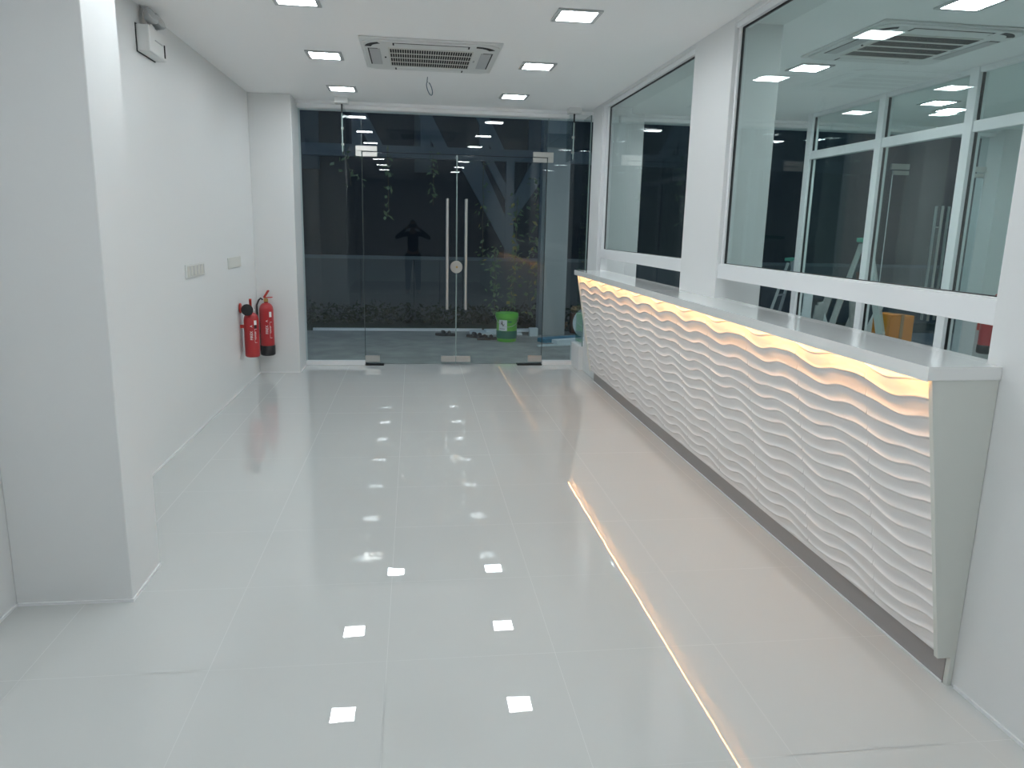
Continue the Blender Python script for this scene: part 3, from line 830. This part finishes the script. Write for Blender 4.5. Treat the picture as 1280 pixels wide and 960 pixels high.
for i in range(9):
    x = 4.30+i*.085; y = 7.62+.055*((i*4) % 9)
    t = root('board_offcut', (x, y, 0)); tag(t, 'grey board offcut of the heap in the far room, %s' % nm[i], 'board', 'board offcuts heaped behind the partition')
    hh = rr_.uniform(.70, 1.02); w = rr_.uniform(.03, .07); R = Matrix.Rotation(rr_.uniform(-.42, .42), 3, 'Y')
    MB().box(-w, w, -.012, .012, 0, hh, R, (0, 0, 0)).build('board', 'pale' if i % 3 == 2 else 'rub', t)
t = root('timber_post', (4.78, 7.50, 0)); tag(t, 'red-brown timber leaning in front of the grey offcuts in the far room', 'timber')
MB().bar((0.06, 0, 0), (-.05, .04, 1.12), .035).build('timber', 'brown', t)

# ------------------------------------------------------------------ the photographer (seen mirrored in the glass door)
def skin_mesh(name, V, E, mat, parent=None, sub=2, rootv=0):
    me = bpy.data.meshes.new(name); me.from_pydata([v[:3] for v in V], E, []); me.update()
    o = bpy.data.objects.new(name, me); COL.objects.link(o)
    if parent: o.parent = parent
    me.materials.append(M[mat])
    o.modifiers.new('skin', 'SKIN').use_smooth_shade = True
    if not me.skin_vertices: 
        bpy.context.view_layer.objects.active = o
    sv = me.skin_vertices[0].data if me.skin_vertices else None
    if sv is None:
        bm = bmesh.new(); bm.from_mesh(me); bm.verts.layers.skin.verify(); bm.to_mesh(me); bm.free(); sv = me.skin_vertices[0].data
    for i, v in enumerate(V):
        rx = v[3]; ry = v[4] if len(v) > 4 else v[3]
        sv[i].radius = (rx, ry); sv[i].use_root = (i == rootv)
    s = o.modifiers.new('subsurf', 'SUBSURF'); s.levels = sub; s.render_levels = sub
    return o
px, py = -.02, -.42           # standing position (feet)
V = []; E = []
def jv(x, y, z, r, r2=None, link=None):
    V.append((x, y, z, r, r2 if r2 else r)); i = len(V)-1
    if link is not None: E.append((link, i))
    return i
pel = jv(0, 0, .90, .120, .095)
wst = jv(0, 0, 1.02, .112, .085, pel); ch = jv(0, .005, 1.18, .128, .092, wst); cl = jv(0, 0, 1.32, .090, .070, ch)
nk = jv(0, .010, 1.39, .046, .048, cl); jaw = jv(0, .035, 1.455, .055, .064, nk); hd_ = jv(0, .030, 1.535, .068, .082, jaw); tp_ = jv(0, .020, 1.600, .048, .058, hd_)
ns = jv(0, .125, 1.498, .010, None, hd_)
for s in (-1, 1):
    ear = jv(s*.080, .018, 1.515, .012, .018, hd_)
    sh_ = jv(s*.160, 0, 1.325, .044, None, cl)
    el = jv(s*.375, .075, 1.235, .028, .028, sh_)
    wr = jv(s*.145, .290, 1.435, .024, .021, el)
    pm = jv(s*.085, .345, 1.478, .030, .018, wr)
    # five fingers closing on the phone
    for q, (dx, dz, ln) in enumerate(((.030, .040, .9), (.012, .030, 1.0), (-.004, .016, .95), (-.016, -.002, .75))):
        f1 = jv(s*(.085-.010)+s*dx*.3, .368, 1.478+dz, .0090, None, pm)
        f2 = jv(s*(.065)+s*dx*.3, .394, 1.478+dz+.004, .0082, None, f1)
        f3 = jv(s*(.045)+s*dx*.3, .398, 1.478+dz+.004, .0072, None, f2)
    t1 = jv(s*.068, .345, 1.455, .0105, None, pm); t2 = jv(s*.050, .362, 1.470, .0090, None, t1)
    hip = jv(s*.090, 0, .83, .085, .085, pel)
    kn = jv(s*.105, .015, .46, .056, .058, hip); an_ = jv(s*.115, 0, .09, .038, .042, kn)
    to = jv(s*.135, .13, .035, .032, .024, an_)
body = skin_mesh('person', V, E, 'skin')
body.location = (px, py, 0)
tag(body, 'person in dark shirt and trousers raising a phone, mirrored in the left glass door', 'person')
def sub(idx, grow, name, mat):
    mp = {i: k for k, i in enumerate(idx)}
    V2 = [(V[i][0], V[i][1], V[i][2], V[i][3]+grow, V[i][4]+grow) for i in idx]
    E2 = [(mp[a], mp[b]) for a, b in E if a in mp and b in mp]
    return skin_mesh(name, V2, E2, mat, body)
arm = [[i for i in range(len(V)) if abs(V[i][0]-s*.160) < 1e-6 and abs(V[i][2]-1.325) < 1e-6][0] for s in (-1, 1)]
elb = [a+1 for a in arm]
V[arm[0]+2], V[arm[1]+2]
sub([pel, wst, ch, cl]+sum([[a, a+1, a+2] for a in arm], []), .008, 'shirt', 'shirt')
hips = [i for i in range(len(V)) if abs(V[i][2]-.83) < 1e-6]
sub([pel]+sum([[h, h+1, h+2] for h in hips], []), .013, 'trousers', 'trouser')
for h in hips:
    a, t_ = V[h+2], V[h+3]
    skin_mesh('shoe', [(a[0], a[1]-.03, .045, .042, .040), (a[0]+.004, a[1]+.06, .042, .044, .036), (t_[0], t_[1], .036, .042, .030)], [(0, 1), (1, 2)], 'shoe', body)
skin_mesh('hair', [(0, .000, 1.615, .060, .066), (0, -.022, 1.560, .072, .064), (0, -.040, 1.500, .060, .046)], [(0, 1), (1, 2)], 'hair', body)
ph = root('smartphone', (px, -.022, 1.5)); tag(ph, 'dark smartphone held up in both hands by the photographer', 'smartphone')
MB().box(-.080, .080, -.005, .005, -.0375, .0375).build('phone_body', 'black', ph, bevel=.004)
MB().box(-.076, .076, -.0062, -.005, -.034, .034).build('screen', 'blackm', ph)

# ------------------------------------------------------------------ world and view
w = bpy.data.worlds.new('night'); S.world = w; w.use_nodes = True
bg = w.node_tree.nodes['Background']; bg.inputs[0].default_value = (.030, .075, .15, 1); bg.inputs[1].default_value = .6
S.view_settings.view_transform = 'Standard'; S.view_settings.look = 'None'
S.view_settings.exposure = 0.95; S.view_settings.gamma = 1.0; S.view_settings.use_curve_mapping = False
S.cycles.use_denoising = True
S.cycles.max_bounces = 10; S.cycles.diffuse_bounces = 6; S.cycles.glossy_bounces = 5; S.cycles.transparent_max_bounces = 24
S.cycles.sample_clamp_indirect = 8
S.cycles.use_adaptive_sampling = True; S.cycles.adaptive_threshold = .01
